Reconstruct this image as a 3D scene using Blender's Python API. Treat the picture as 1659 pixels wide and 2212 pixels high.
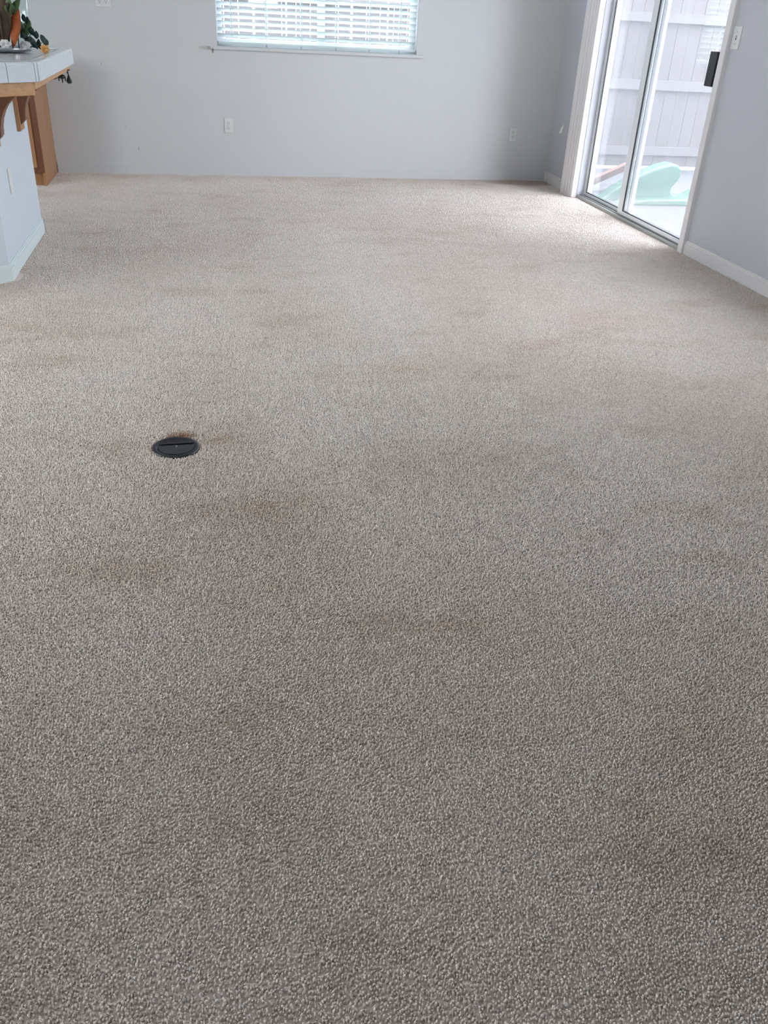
import bpy, bmesh, math, random
import numpy as np
from mathutils import Vector, Matrix

random.seed(7)
rng = np.random.default_rng(11)
for o in list(bpy.data.objects):
    bpy.data.objects.remove(o, do_unlink=True)
scene = bpy.context.scene
COL = scene.collection

# ------------------------------------------------------------------ camera
CAM_H = 1.35
fwd = Vector((0.18410965, 0.84169002, -0.50760373))
rgt = Vector((0.98138617, -0.1861198, 0.04733512))
upv = Vector((0.05463361, 0.50687013, 0.86028939))
cam_d = bpy.data.cameras.new('camera')
cam_d.sensor_fit = 'VERTICAL'
cam_d.sensor_height = 36.0
cam_d.lens = 1842.22 / 2212 * 36.0
cam_d.clip_start = 0.02
cam = bpy.data.objects.new('camera', cam_d)
COL.objects.link(cam)
cam.matrix_world = Matrix(((rgt.x, upv.x, -fwd.x, 0), (rgt.y, upv.y, -fwd.y, 0), (rgt.z, upv.z, -fwd.z, CAM_H), (0, 0, 0, 1)))
scene.camera = cam

# ------------------------------------------------------------------ sky, sun, exposure
SKY_COLOR = (0.88, 0.92, 1.0)
SKY_STRENGTH = 6.5
SUN_STRENGTH = 5.0
EXPOSURE = 1.80
world = bpy.data.worlds.new('sky')
scene.world = world
world.use_nodes = True
wn = world.node_tree.nodes
bg = wn['Background']
bg.inputs[0].default_value = (*SKY_COLOR, 1)
bg.inputs[1].default_value = SKY_STRENGTH
sun_d = bpy.data.lights.new('sun', 'SUN')
sun_d.energy = SUN_STRENGTH
sun_d.angle = math.radians(1.0)
sun_d.color = (1.0, 0.96, 0.9)
sun = bpy.data.objects.new('sun', sun_d)
COL.objects.link(sun)
sun.location = (-4, 9, 8)
to_sun = Vector((-0.80, 0.13, 0.62)).normalized()
sun.rotation_euler = to_sun.to_track_quat('Z', 'Y').to_euler()

def portal(name, loc, rot, sx, sy):
    d = bpy.data.lights.new(name, 'AREA')
    d.shape = 'RECTANGLE'; d.size = sx; d.size_y = sy
    d.cycles.is_portal = True
    o = bpy.data.objects.new(name, d); COL.objects.link(o)
    o.location = loc; o.rotation_euler = rot
    return o

scene.view_settings.view_transform = 'Standard'
scene.view_settings.look = 'None'
scene.view_settings.exposure = EXPOSURE
scene.view_settings.gamma = 1.0
scene.view_settings.use_curve_mapping = False

# ------------------------------------------------------------------ room numbers
XR = 3.20          # face of the right wall
YB = 8.235         # face of the back wall
XL, YF, ZC = -4.6, -3.6, 2.44
WT = 0.14
DY0, DY1, DZ = 5.50, 7.42, 2.04          # sliding door opening
WX0, WX1, WZ0, WZ1 = 0.157, 1.866, 1.015, 2.12   # back window opening
portal('door_portal', (XR + WT + 0.05, (DY0 + DY1) / 2, DZ / 2), (0, math.radians(90), 0), DZ, DY1 - DY0)
portal('window_portal', ((WX0 + WX1) / 2, YB + WT + 0.05, (WZ0 + WZ1) / 2), (math.radians(-90), 0, 0), WX1 - WX0, WZ1 - WZ0)
SY0, SY1, SZ0, SZ1 = 2.75, 4.2, 0.95, 2.10     # unseen window added for fill light, right of the picture
KY0, KY1, KZ0, KZ1 = 1.6, 3.9, 0.90, 2.15     # unseen window added for fill light, left of the picture
HY0, HY1, HZ0, HZ1 = 6.1, 6.6, 1.25, 2.00     # small unseen window added to light the back wall's left end
portal('side_portal', (XR + WT + 0.05, (SY0 + SY1) / 2, (SZ0 + SZ1) / 2), (0, math.radians(90), 0), SZ1 - SZ0, SY1 - SY0)
portal('left_portal', (XL - WT - 0.05, (KY0 + KY1) / 2, (KZ0 + KZ1) / 2), (0, math.radians(-90), 0), KZ1 - KZ0, KY1 - KY0)

RX0, RX1, RZ0, RZ1 = 1.0, 1.7, 1.20, 2.00      # unseen window added behind the camera for fill light
portal('rear_portal', ((RX0 + RX1) / 2, YF - WT - 0.05, (RZ0 + RZ1) / 2), (math.radians(90), 0, 0), RX1 - RX0, RZ1 - RZ0)
portal('kitchen_portal', (XL - WT - 0.05, (HY0 + HY1) / 2, (HZ0 + HZ1) / 2), (0, math.radians(-90), 0), HZ1 - HZ0, HY1 - HY0)

# ------------------------------------------------------------------ material helpers
def newmat(name):
    m = bpy.data.materials.new(name); m.use_nodes = True
    return m, m.node_tree, m.node_tree.nodes['Principled BSDF']

def N(nt, kind, **kw):
    n = nt.nodes.new(kind)
    for k, v in kw.items(): setattr(n, k, v)
    return n

def mixc(nt, fac, a, b, mode='MIX'):
    n = N(nt, 'ShaderNodeMix', data_type='RGBA', blend_type=mode)
    for i, v in ((0, fac), (6, a), (7, b)):
        if hasattr(v, 'node'): nt.links.new(v, n.inputs[i])
        elif i == 0: n.inputs[0].default_value = v
        else: n.inputs[i].default_value = (*v, 1)
    return n.outputs[2]

def math_(nt, op, a, b=None, clamp=False):
    n = N(nt, 'ShaderNodeMath', operation=op); n.use_clamp = clamp
    for i, v in ((0, a), (1, b)):
        if v is None: continue
        if hasattr(v, 'node'): nt.links.new(v, n.inputs[i])
        else: n.inputs[i].default_value = v
    return n.outputs[0]

def world_pos(nt):
    return N(nt, 'ShaderNodeNewGeometry').outputs['Position']

def noise(nt, vec, scale, detail=3, rough=0.5, sc3=None):
    if sc3:
        mp = N(nt, 'ShaderNodeMapping'); nt.links.new(vec, mp.inputs[0]); mp.inputs['Scale'].default_value = sc3; vec = mp.outputs[0]
    n = N(nt, 'ShaderNodeTexNoise'); nt.links.new(vec, n.inputs['Vector'])
    n.inputs['Scale'].default_value = scale; n.inputs['Detail'].default_value = detail; n.inputs['Roughness'].default_value = rough
    return n.outputs['Fac']

def ramp(nt, fac, lo, hi):
    n = N(nt, 'ShaderNodeMapRange'); n.interpolation_type = 'SMOOTHSTEP'
    nt.links.new(fac, n.inputs[0]); n.inputs[1].default_value = lo; n.inputs[2].default_value = hi
    return n.outputs[0]

def blob(nt, vec, c, r, soft=0.5, warp=0.0, wscale=3.0):
    """1 inside an ellipsoid patch of centre c and radii r, fading out at its rim"""
    mp = N(nt, 'ShaderNodeMapping'); mp.vector_type = 'TEXTURE'
    nt.links.new(vec, mp.inputs[0]); mp.inputs['Location'].default_value = c; mp.inputs['Scale'].default_value = r
    l = N(nt, 'ShaderNodeVectorMath', operation='LENGTH'); nt.links.new(mp.outputs[0], l.inputs[0])
    d = l.outputs['Value']
    if warp:
        d = math_(nt, 'ADD', d, math_(nt, 'MULTIPLY', math_(nt, 'SUBTRACT', noise(nt, vec, wscale, 3), 0.5), warp))
    n = N(nt, 'ShaderNodeMapRange'); n.interpolation_type = 'SMOOTHSTEP'
    nt.links.new(d, n.inputs[0]); n.inputs[1].default_value = 1.0; n.inputs[2].default_value = 1.0 - soft
    return n.outputs[0]

def bump(nt, bs, h, strength, dist):
    b = N(nt, 'ShaderNodeBump'); nt.links.new(h, b.inputs['Height'])
    b.inputs['Strength'].default_value = strength; b.inputs['Distance'].default_value = dist
    nt.links.new(b.outputs[0], bs.inputs['Normal'])

def simple(name, col, rough=0.5, metal=0.0, var=0.05, vs=20.0, sc3=None, bumpd=0.0, spec=None):
    m, nt, bs = newmat(name)
    f = noise(nt, world_pos(nt), vs, 4, 0.6, sc3)
    dark = tuple(c * (1 - var) for c in col); lite = tuple(min(1, c * (1 + var)) for c in col)
    nt.links.new(mixc(nt, f, dark, lite), bs.inputs['Base Color'])
    bs.inputs['Roughness'].default_value = rough; bs.inputs['Metallic'].default_value = metal
    if spec is not None: bs.inputs['Specular IOR Level'].default_value = spec
    if bumpd: bump(nt, bs, f, 0.6, bumpd)
    return m

def wall_mat(name, col, marks=()):
    m, nt, bs = newmat(name)
    p = world_pos(nt)
    f = noise(nt, p, 1.3, 3)
    c = mixc(nt, f, tuple(v * 0.97 for v in col), tuple(min(1, v * 1.02) for v in col))
    for (cc, r, colr, amt) in marks:
        c = mixc(nt, math_(nt, 'MULTIPLY', blob(nt, p, cc, r, 0.5, 0.25, 40), amt), c, colr)
    nt.links.new(c, bs.inputs['Base Color'])
    bs.inputs['Roughness'].default_value = 0.55
    bump(nt, bs, noise(nt, p, 90, 4), 0.25, 0.002)
    return m

def wood_mat(name, a, b, axis='Z', rough=0.4, scale=1.0):
    m, nt, bs = newmat(name)
    p = world_pos(nt)
    sc = {'X': (1.2, 22, 22), 'Y': (22, 1.2, 22), 'Z': (22, 22, 1.2)}[axis]
    f = noise(nt, p, 2.2 * scale, 6, 0.65, sc)
    f2 = noise(nt, p, 9 * scale, 3, 0.6, sc)
    c = mixc(nt, ramp(nt, f, 0.3, 0.7), a, b)
    c = mixc(nt, math_(nt, 'MULTIPLY', ramp(nt, f2, 0.45, 0.75), 0.25), c, tuple(v * 0.6 for v in b))
    nt.links.new(c, bs.inputs['Base Color'])
    bs.inputs['Roughness'].default_value = rough
    bump(nt, bs, f2, 0.2, 0.001)
    return m

def glass_mat(name, dust=0.06, dustcol=(0.8, 0.85, 0.9), tint=(0.95, 0.985, 0.98), streak=0.0, ior=1.5):
    """thin architectural pane: clear with Fresnel reflections and a light film of dust"""
    m = bpy.data.materials.new(name); m.use_nodes = True
    nt = m.node_tree; nt.nodes.clear()
    out = N(nt, 'ShaderNodeOutputMaterial')
    tr = N(nt, 'ShaderNodeBsdfTransparent'); tr.inputs[0].default_value = (*tint, 1)
    gl = N(nt, 'ShaderNodeBsdfGlossy'); gl.inputs['Roughness'].default_value = 0.0
    fr = N(nt, 'ShaderNodeFresnel'); 
    bf = N(nt, 'ShaderNodeNewGeometry').outputs['Backfacing']   # both faces of the thin pane reflect like its outside
    nt.links.new(math_(nt, 'ADD', math_(nt, 'MULTIPLY', bf, 1 / ior - ior), ior), fr.inputs[0])
    m1 = N(nt, 'ShaderNodeMixShader'); nt.links.new(fr.outputs[0], m1.inputs[0]); nt.links.new(tr.outputs[0], m1.inputs[1]); nt.links.new(gl.outputs[0], m1.inputs[2])
    df = N(nt, 'ShaderNodeBsdfDiffuse'); df.inputs[0].default_value = (*dustcol, 1)
    tl = N(nt, 'ShaderNodeBsdfTranslucent'); tl.inputs[0].default_value = (*dustcol, 1)
    md = N(nt, 'ShaderNodeMixShader'); md.inputs[0].default_value = 0.6; nt.links.new(df.outputs[0], md.inputs[1]); nt.links.new(tl.outputs[0], md.inputs[2])
    p = world_pos(nt)
    f = noise(nt, p, 6, 5, 0.7, (1, 1.6, 0.5))
    fac = math_(nt, 'MULTIPLY', math_(nt, 'ADD', f, 0.5), dust)
    if streak:
        s = ramp(nt, noise(nt, p, 30, 4, 0.7, (1, 1.2, 0.35)), 0.66, 0.74)
        fac = math_(nt, 'ADD', fac, math_(nt, 'MULTIPLY', s, streak))
    m2 = N(nt, 'ShaderNodeMixShader'); nt.links.new(fac, m2.inputs[0]); nt.links.new(m1.outputs[0], m2.inputs[1]); nt.links.new(md.outputs[0], m2.inputs[2])
    nt.links.new(m2.outputs[0], out.inputs[0])
    return m

# ------------------------------------------------------------------ mesh helpers
class MB:
    def __init__(self): self.v = []; self.f = []; self.sm = []
    def add(self, vs, fs, smooth=False):
        n = len(self.v); self.v += [tuple(x) for x in vs]
        self.f += [tuple(i + n for i in f) for f in fs]; self.sm += [smooth] * len(fs)
        return self
    def box(self, x0, x1, y0, y1, z0, z1):
        return self.add([(x0, y0, z0), (x1, y0, z0), (x1, y1, z0), (x0, y1, z0), (x0, y0, z1), (x1, y0, z1), (x1, y1, z1), (x0, y1, z1)],
                        [(3, 2, 1, 0), (4, 5, 6, 7), (0, 1, 5, 4), (1, 2, 6, 5), (2, 3, 7, 6), (3, 0, 4, 7)])
    def prism(self, poly, lo, hi, axis='Z'):
        """extrude a 2-D outline: axis Z -> (x,y), Y -> (x,z), X -> (y,z)"""
        def P(p, t):
            return {'Z': (p[0], p[1], t), 'Y': (p[0], t, p[1]), 'X': (t, p[0], p[1])}[axis]
        n = len(poly)
        vs = [P(p, lo) for p in poly] + [P(p, hi) for p in poly]
        fs = [tuple(range(n))[::-1], tuple(range(n, 2 * n))] + [(i, (i + 1) % n, n + (i + 1) % n, n + i) for i in range(n)]
        return self.add(vs, fs)
    def lathe(self, prof, c, seg=32, smooth=True):
        vs = []; fs = []
        for r, z in prof:
            for k in range(seg):
                a = 2 * math.pi * k / seg; vs.append((c[0] + r * math.cos(a), c[1] + r * math.sin(a), c[2] + z))
        for i in range(len(prof) - 1):
            for k in range(seg):
                k2 = (k + 1) % seg; fs.append((i * seg + k, i * seg + k2, (i + 1) * seg + k2, (i + 1) * seg + k))
        self.add(vs, fs, smooth)
        if prof[0][0] > 1e-5: self.add(vs[:seg], [tuple(range(seg))[::-1]])
        if prof[-1][0] > 1e-5: self.add(vs[-seg:], [tuple(range(seg))])
        return self
    def tube(self, pts, r, seg=8, r1=None):
        pts = [Vector(p) for p in pts]; n = len(pts); vs = []; fs = []
        for i, p in enumerate(pts):
            t = (pts[min(i + 1, n - 1)] - pts[max(i - 1, 0)]).normalized()
            a = t.orthogonal().normalized(); b = t.cross(a)
            rr = r if r1 is None else r + (r1 - r) * i / (n - 1)
            for k in range(seg):
                th = 2 * math.pi * k / seg; vs.append(p + (a * math.cos(th) + b * math.sin(th)) * rr)
        for i in range(n - 1):
            for k in range(seg):
                k2 = (k + 1) % seg; fs.append((i * seg + k, i * seg + k2, (i + 1) * seg + k2, (i + 1) * seg + k))
        fs += [tuple(range(seg))[::-1], tuple(range((n - 1) * seg, n * seg))]
        return self.add(vs, fs, True)

WPOS = {}
def obj(name, mb, mat, parent=None, origin=None, bevel=0.0, kind=None):
    og = Vector(origin) if origin else (Vector(WPOS[parent.name]) if parent else Vector((0, 0, 0)))
    me = bpy.data.meshes.new(name)
    me.from_pydata([tuple(Vector(v) - og) for v in mb.v], [], mb.f)
    me.polygons.foreach_set('use_smooth', mb.sm)
    bm = bmesh.new(); bm.from_mesh(me); bmesh.ops.remove_doubles(bm, verts=bm.verts, dist=1e-6)
    bmesh.ops.recalc_face_normals(bm, faces=bm.faces); bm.to_mesh(me); bm.free()
    me.materials.append(mat)
    o = bpy.data.objects.new(name, me); COL.objects.link(o)
    WPOS[o.name] = tuple(og)
    if parent:
        o.parent = parent; o.location = og - Vector(WPOS[parent.name])
    else: o.location = og
    if bevel:
        b = o.modifiers.new('bevel', 'BEVEL'); b.width = bevel; b.segments = 2; b.limit_method = 'ANGLE'; b.angle_limit = math.radians(40)
    if kind: o['kind'] = kind
    return o

def thing(name, loc, label, cat, group=None, kind=None):
    o = bpy.data.objects.new(name, None); COL.objects.link(o); o.empty_display_size = 0.05
    o.location = loc; WPOS[o.name] = tuple(loc)
    if kind: o['kind'] = kind
    tag(o, label, cat, group)
    return o
def tag(o, label, cat, group=None):
    o['label'] = label; o['category'] = cat
    if group: o['group'] = group
    return o
def struct(name, mb, mat, label, cat, bevel=0.0, origin=None):
    return tag(obj(name, mb, mat, bevel=bevel, kind='structure', origin=origin), label, cat)

# ------------------------------------------------------------------ materials
M = {}
M['wall_back'] = wall_mat('wall_paint_back', (0.61, 0.615, 0.62), marks=[
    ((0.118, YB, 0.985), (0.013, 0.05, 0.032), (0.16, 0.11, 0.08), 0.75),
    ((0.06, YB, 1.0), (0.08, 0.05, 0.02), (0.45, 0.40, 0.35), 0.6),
    ((-0.554, YB, 0.205), (0.004, 0.05, 0.020), (0.1, 0.1, 0.1), 0.7),
    ((-0.648, YB, 0.382), (0.003, 0.05, 0.018), (0.2, 0.2, 0.2), 0.5),
    ((-0.791, YB, 0.852), (0.004, 0.05, 0.014), (0.2, 0.2, 0.2), 0.5)])
M['wall_right'] = wall_mat('wall_paint_grey', (0.53, 0.535, 0.58))
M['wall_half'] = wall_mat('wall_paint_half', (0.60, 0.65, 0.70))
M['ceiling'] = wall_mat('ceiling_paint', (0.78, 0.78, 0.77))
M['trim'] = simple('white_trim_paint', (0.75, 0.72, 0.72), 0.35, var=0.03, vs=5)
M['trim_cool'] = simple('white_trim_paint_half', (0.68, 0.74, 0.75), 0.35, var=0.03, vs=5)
M['vinyl'] = simple('white_vinyl', (0.80, 0.84, 0.86), 0.3, var=0.03, vs=6)
M['chip'] = simple('bare_white_plaster', (0.95, 0.95, 0.93), 0.6, var=0.02)
M['alu'] = simple('door_rail', (0.44, 0.45, 0.44), 0.35, 0.3, var=0.08, vs=12)
M['plate'] = simple('ivory_plastic', (0.69, 0.70, 0.68), 0.3, var=0.02)
M['black'] = simple('black_plastic', (0.012, 0.011, 0.014), 0.35, var=0.2)
M['slot'] = simple('dark_slot', (0.05, 0.05, 0.05), 0.6)
M['oak'] = wood_mat('oak', (0.46, 0.235, 0.105), (0.36, 0.17, 0.07), 'Z')
M['oak_x'] = wood_mat('oak_long', (0.56, 0.30, 0.12), (0.44, 0.22, 0.085), 'X')
M['oak_dark'] = wood_mat('oak_dark_brown', (0.22, 0.085, 0.04), (0.16, 0.06, 0.028), 'Z')  # deeper brown oak for the corbel arms and cabinet face frame
M['tile'] = simple('white_glazed_tile', (0.66, 0.71, 0.76), 0.12, var=0.03, vs=8)
M['tiletop'] = simple('dimmed_white_tile', (0.50, 0.52, 0.53), 0.2, var=0.06, vs=14)  # white tile darkened: the dimmer light on the counter top is in the colour
M['grout'] = simple('grey_grout', (0.30, 0.30, 0.31), 0.8)
M['glass_door'] = glass_mat('door_glass', dust=0.06, streak=0.10, ior=1.9, tint=(0.88, 0.895, 0.905))
M['glass_win'] = glass_mat('window_glass', dust=0.03, tint=(0.88, 0.895, 0.905))
M['glass_clear'] = glass_mat('clear_window_glass', dust=0.03)
M['concrete'] = simple('patio_concrete', (0.040, 0.040, 0.047), 0.8, var=0.12, vs=3, bumpd=0.002)
M['fence'] = wood_mat('weathered_fence_wood', (0.082, 0.071, 0.071), (0.062, 0.052, 0.052), 'Z', 0.8)
M['fence_rail'] = wood_mat('weathered_rail_wood', (0.10, 0.090, 0.090), (0.083, 0.073, 0.072), 'X', 0.8)
M['green'] = simple('green_plastic', (0.024, 0.090, 0.060), 0.4, var=0.08, vs=4)
M['plank'] = wood_mat('reddish_board', (0.085, 0.028, 0.015), (0.065, 0.021, 0.012), 'X', 0.7)
M['siding'] = simple('blocker_stucco', (0.55, 0.52, 0.48), 0.9, var=0.06, vs=8)
M['cover'] = simple('dark_grey_plastic', (0.011, 0.012, 0.017), 0.42, var=0.15, vs=30)
M['metal_dark'] = simple('dark_metal', (0.03, 0.035, 0.028), 0.4, 0.4)

# blinds: white slats that let some daylight through
m, nt, bs = newmat('blind_slat')
bs.inputs['Base Color'].default_value = (0.82, 0.88, 0.88, 1); bs.inputs['Roughness'].default_value = 0.45
tl = N(nt, 'ShaderNodeBsdfTranslucent'); tl.inputs[0].default_value = (0.56, 0.64, 0.64, 1)
mx = N(nt, 'ShaderNodeMixShader'); mx.inputs[0].default_value = 0.3
nt.links.new(bs.outputs[0], mx.inputs[1]); nt.links.new(tl.outputs[0], mx.inputs[2])
nt.links.new(mx.outputs[0], nt.nodes['Material Output'].inputs[0]); M['slat'] = m

# carpet: beige cut pile with wear, spills, grey patches, a painted corner shadow and a scorched ring beside the round cover
m, nt, bs = newmat('beige_carpet')
p = world_pos(nt)
at = N(nt, 'ShaderNodeAttribute', attribute_name='tuft')
base = mixc(nt, at.outputs['Fac'], (0.54, 0.455, 0.405), (0.98, 0.865, 0.80))
base = mixc(nt, ramp(nt, noise(nt, p, 0.9, 4, 0.6, (1, 0.75, 1)), 0.35, 0.70), base, (0.93, 0.90, 0.86), 'MULTIPLY')
base = mixc(nt, ramp(nt, noise(nt, p, 2.6, 5, 0.65, (0.7, 1.3, 1)), 0.50, 0.72), base, (0.86, 0.82, 0.77), 'MULTIPLY')
def spot(c, r, colr, amt, soft=0.8, warp=0.7, ws=4.0):
    global base
    base = mixc(nt, math_(nt, 'MULTIPLY', blob(nt, p, (c[0], c[1], 0), (r[0], r[1], 1), soft, warp, ws), amt), base, colr, 'MULTIPLY')
SPOTS = [((0.05, 2.22), (0.34, 0.26), (0.74, 0.69, 0.65), 0.8), ((0.83, 2.52), (0.40, 0.22), (0.80, 0.74, 0.66), 0.75),
         ((-0.05, 3.25), (0.35, 0.30), (0.84, 0.80, 0.76), 0.7), ((0.85, 3.46), (0.25, 0.12), (0.92, 0.82, 0.68), 0.8),
         ((1.95, 2.75), (0.30, 0.25), (0.84, 0.80, 0.78), 0.7), ((2.5, 3.7), (0.35, 0.5), (0.88, 0.85, 0.82), 0.7),
         ((1.93, 4.07), (0.24, 0.22), (1.0, 0.80, 0.80), 0.8), ((1.45, 3.72), (0.45, 0.08), (1.0, 0.84, 0.84), 0.7),
         ((0.25, 3.85), (0.40, 0.10), (0.98, 0.85, 0.84), 0.5), ((1.62, 6.0), (0.3, 0.15), (1.0, 0.88, 0.88), 0.6),
         ((-0.62, 4.35), (0.30, 0.40), (0.84, 0.82, 0.78), 0.5), ((-0.45, 4.6), (0.16, 0.30), (0.82, 0.78, 0.76), 0.5),
         ((1.52, 4.65), (0.05, 0.04), (0.70, 0.68, 0.66), 0.8),
         ((0.9, 0.87), (0.35, 0.2), (0.84, 0.80, 0.78), 0.6), ((1.75, 1.6), (0.35, 0.4), (0.82, 0.78, 0.76), 0.6),
         ((-0.5, 1.3), (0.25, 0.3), (0.88, 0.85, 0.83), 0.5), ((-0.85, 6.6), (0.30, 0.5), (0.72, 0.71, 0.72), 0.8),  # last entry and the next one: grey darkening beyond the half wall's end
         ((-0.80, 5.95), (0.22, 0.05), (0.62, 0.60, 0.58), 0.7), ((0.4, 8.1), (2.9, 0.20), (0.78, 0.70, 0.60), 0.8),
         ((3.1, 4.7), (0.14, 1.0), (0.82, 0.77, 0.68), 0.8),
         ((0.36, 1.35), (0.25, 0.15), (0.86, 0.83, 0.81), 0.5), ((0.55, 7.0), (0.6, 0.35), (0.92, 0.89, 0.84), 0.6)]
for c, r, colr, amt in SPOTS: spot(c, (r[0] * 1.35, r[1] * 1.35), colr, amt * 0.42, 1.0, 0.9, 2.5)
spot((-0.140, 2.825), (0.085, 0.075), (0.38, 0.22, 0.10), 0.95, 0.8, 0.5, 30)
spot((2.95, 8.10), (0.42, 0.20), (0.52, 0.42, 0.34), 0.85, 0.5, 0.4, 3)  # painted shadow of the far door casing in the room corner
spot((0.0, 2.80), (0.08, 0.025), (0.70, 0.58, 0.46), 0.6, 0.8, 0.6, 30)
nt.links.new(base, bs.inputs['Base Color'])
bs.inputs['Roughness'].default_value = 0.95
bs.inputs['Specular IOR Level'].default_value = 0.0
bs.inputs['Sheen Weight'].default_value = 0.4
bs.inputs['Sheen Roughness'].default_value = 0.6
bump(nt, bs, noise(nt, p, 160, 2, 0.6), 0.8, 0.004)
M['carpet'] = m

# ------------------------------------------------------------------ floor with its carpet pile
COVER = (-0.152, 2.744); COVER_R = 0.081
def tufts():
    P = []; S = []
    y = 0.35
    while y < YB - 0.02:
        s = 0.0056 if y < 2.6 else 0.0056 + (y - 2.6) * 0.0013
        xa = -0.75 - 0.22 * max(0, y - 2.3) ; xb = min(XR - 0.01, 1.25 + 0.68 * y)
        if y < 2.3: xa = -0.55 - 0.09 * y
        n = int((xb - xa) / s)
        xs = xa + (np.arange(n) + rng.random(n) * 0.9) * s
        P.append(np.stack([xs, np.full(n, y) + (rng.random(n) - .5) * s * 0.9], 1)); S.append(np.full(n, s))
        y += s * 0.92
    P = np.concatenate(P); S = np.concatenate(S)
    x, y = P[:, 0], P[:, 1]
    keep = (np.hypot(x - COVER[0], y - COVER[1]) > COVER_R + 0.002) & (y < YB - 0.015) & (x < XR - 0.015)
    # stay out of the half wall and the kitchen cabinet
    keep &= ~((x < -1.035) & (y > 4.80) & (y < 6.02)) & ~((x < -1.0) & (y > 4.3) & (y < 5.0) & (x - y < -5.86)) & ~((x < -1.24) & (y > 7.55))
    keep &= ~((x > 3.10) & (y > 7.42) & (y < 7.63))
    return P[keep], S[keep]
TP, TS = tufts()
n = len(TP)
x, y = TP[:, 0], TP[:, 1]
def smooth_field(a, b, seed):
    r = np.random.default_rng(seed); f = np.zeros_like(a)
    for k in range(9):
        fx, fy, ph = r.normal(0, 2.2), r.normal(0, 1.8), r.random() * 6.28
        f += np.sin(fx * a + fy * b + ph)
    return f / 3.0
ang = 1.4 + 1.1 * smooth_field(x, y, 3) + rng.normal(0, 0.7, n)
lean = np.abs(0.30 + 0.15 * smooth_field(x, y, 5) + rng.normal(0, 0.18, n))
h = (0.0076 + 0.0030 * rng.random(n)) * (0.0056 / TS) ** 0.45
rb = TS * 0.62; rt = TS * (0.38 + 0.14 * rng.random(n)) * (TS / 0.0056) ** 0.15
tw = rng.random(n) * 6.28
dx, dy = np.cos(ang) * lean * h, np.sin(ang) * lean * h
V = np.zeros((n, 7, 3), np.float32)
for k in range(3):
    a = tw + k * 2.0944
    V[:, k] = np.stack([x + rb * np.cos(a), y + rb * np.sin(a), np.full(n, -0.006)], 1)
    a = a + 0.5
    V[:, 3 + k] = np.stack([x + dx * .8 + rt * np.cos(a), y + dy * .8 + rt * np.sin(a), h * 0.82 - 0.004], 1)
V[:, 6] = np.stack([x + dx, y + dy, h - 0.003], 1)
tri = np.array([[0, 1, 4], [0, 4, 3], [1, 2, 5], [1, 5, 4], [2, 0, 3], [2, 3, 5], [3, 4, 6], [4, 5, 6], [5, 3, 6]], np.int32)
F = (tri[None] + (np.arange(n, dtype=np.int32) * 7)[:, None, None]).reshape(-1, 3)
slab = np.array([(XL, YF, -0.001), (XR + 0.01, YF, -0.001), (XR + 0.01, YB + 0.01, -0.001), (XL, YB + 0.01, -0.001),
                 (XL, YF, -0.1), (XR + 0.01, YF, -0.1), (XR + 0.01, YB + 0.01, -0.1), (XL, YB + 0.01, -0.1)], np.float32)
sf = np.array([[0, 1, 2], [0, 2, 3], [6, 5, 4], [7, 6, 4], [0, 4, 5], [0, 5, 1], [1, 5, 6], [1, 6, 2], [2, 6, 7], [2, 7, 3], [3, 7, 4], [3, 4, 0]], np.int32)
allv = np.concatenate([V.reshape(-1, 3), slab]); allf = np.concatenate([F, sf + n * 7])
me = bpy.data.meshes.new('floor')
me.vertices.add(len(allv)); me.vertices.foreach_set('co', allv.ravel())
me.loops.add(allf.size); me.loops.foreach_set('vertex_index', allf.ravel())
me.polygons.add(len(allf)); me.polygons.foreach_set('loop_start', np.arange(0, allf.size, 3, dtype=np.int32))
me.polygons.foreach_set('use_smooth', np.concatenate([np.ones(len(F), bool), np.zeros(len(sf), bool)]))
av = np.concatenate([np.repeat(0.64 + (rng.random(n) ** 0.55 - 0.645) * (0.0056 / TS) ** 1.8, 7), np.full(8, 0.35)]).astype(np.float32)
at_ = me.attributes.new('tuft', 'FLOAT', 'POINT'); at_.data.foreach_set('value', av)
me.update(calc_edges=True)
me.materials.append(M['carpet'])
fl = bpy.data.objects.new('floor', me); COL.objects.link(fl)
fl['kind'] = 'structure'; tag(fl, 'wall to wall beige cut pile carpet with worn and stained patches and a painted corner shadow', 'carpet')

# ------------------------------------------------------------------ walls and ceiling
b = MB()
b.box(XL - WT, WX0, YB, YB + WT, -0.1, ZC + .1); b.box(WX1, XR + WT, YB, YB + WT, -0.1, ZC + .1)
b.box(WX0, WX1, YB, YB + WT, -0.1, WZ0); b.box(WX0, WX1, YB, YB + WT, WZ1, ZC + .1)
struct('wall_back', b, M['wall_back'], 'white back wall below and around the blind covered window', 'wall')
b = MB()
b.box(XR, XR + WT, YF, SY0, -0.1, ZC + .1); b.box(XR, XR + WT, SY1, DY0, -0.1, ZC + .1); b.box(XR, XR + WT, SY0, SY1, -0.1, SZ0); b.box(XR, XR + WT, SY0, SY1, SZ1, ZC + .1); b.box(XR, XR + WT, DY1, YB, -0.1, ZC + .1); b.box(XR, XR + WT, DY0, DY1, DZ, ZC + .1)
struct('wall_right', b, M['wall_right'], 'cool grey side wall holding the sliding glass door', 'wall')
b = MB(); b.box(XL - WT, XL, YF - WT, KY0, -0.1, ZC + .1); b.box(XL - WT, XL, KY1, HY0, -0.1, ZC + .1); b.box(XL - WT, XL, HY1, YB, -0.1, ZC + .1)
b.box(XL - WT, XL, HY0, HY1, -0.1, HZ0); b.box(XL - WT, XL, HY0, HY1, HZ1, ZC + .1)
b.box(XL - WT, XL, KY0, KY1, -0.1, KZ0); b.box(XL - WT, XL, KY0, KY1, KZ1, ZC + .1)
struct('wall_left', b, M['wall_back'], 'kitchen side wall outside the picture on the left', 'wall')
b = MB()
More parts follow.
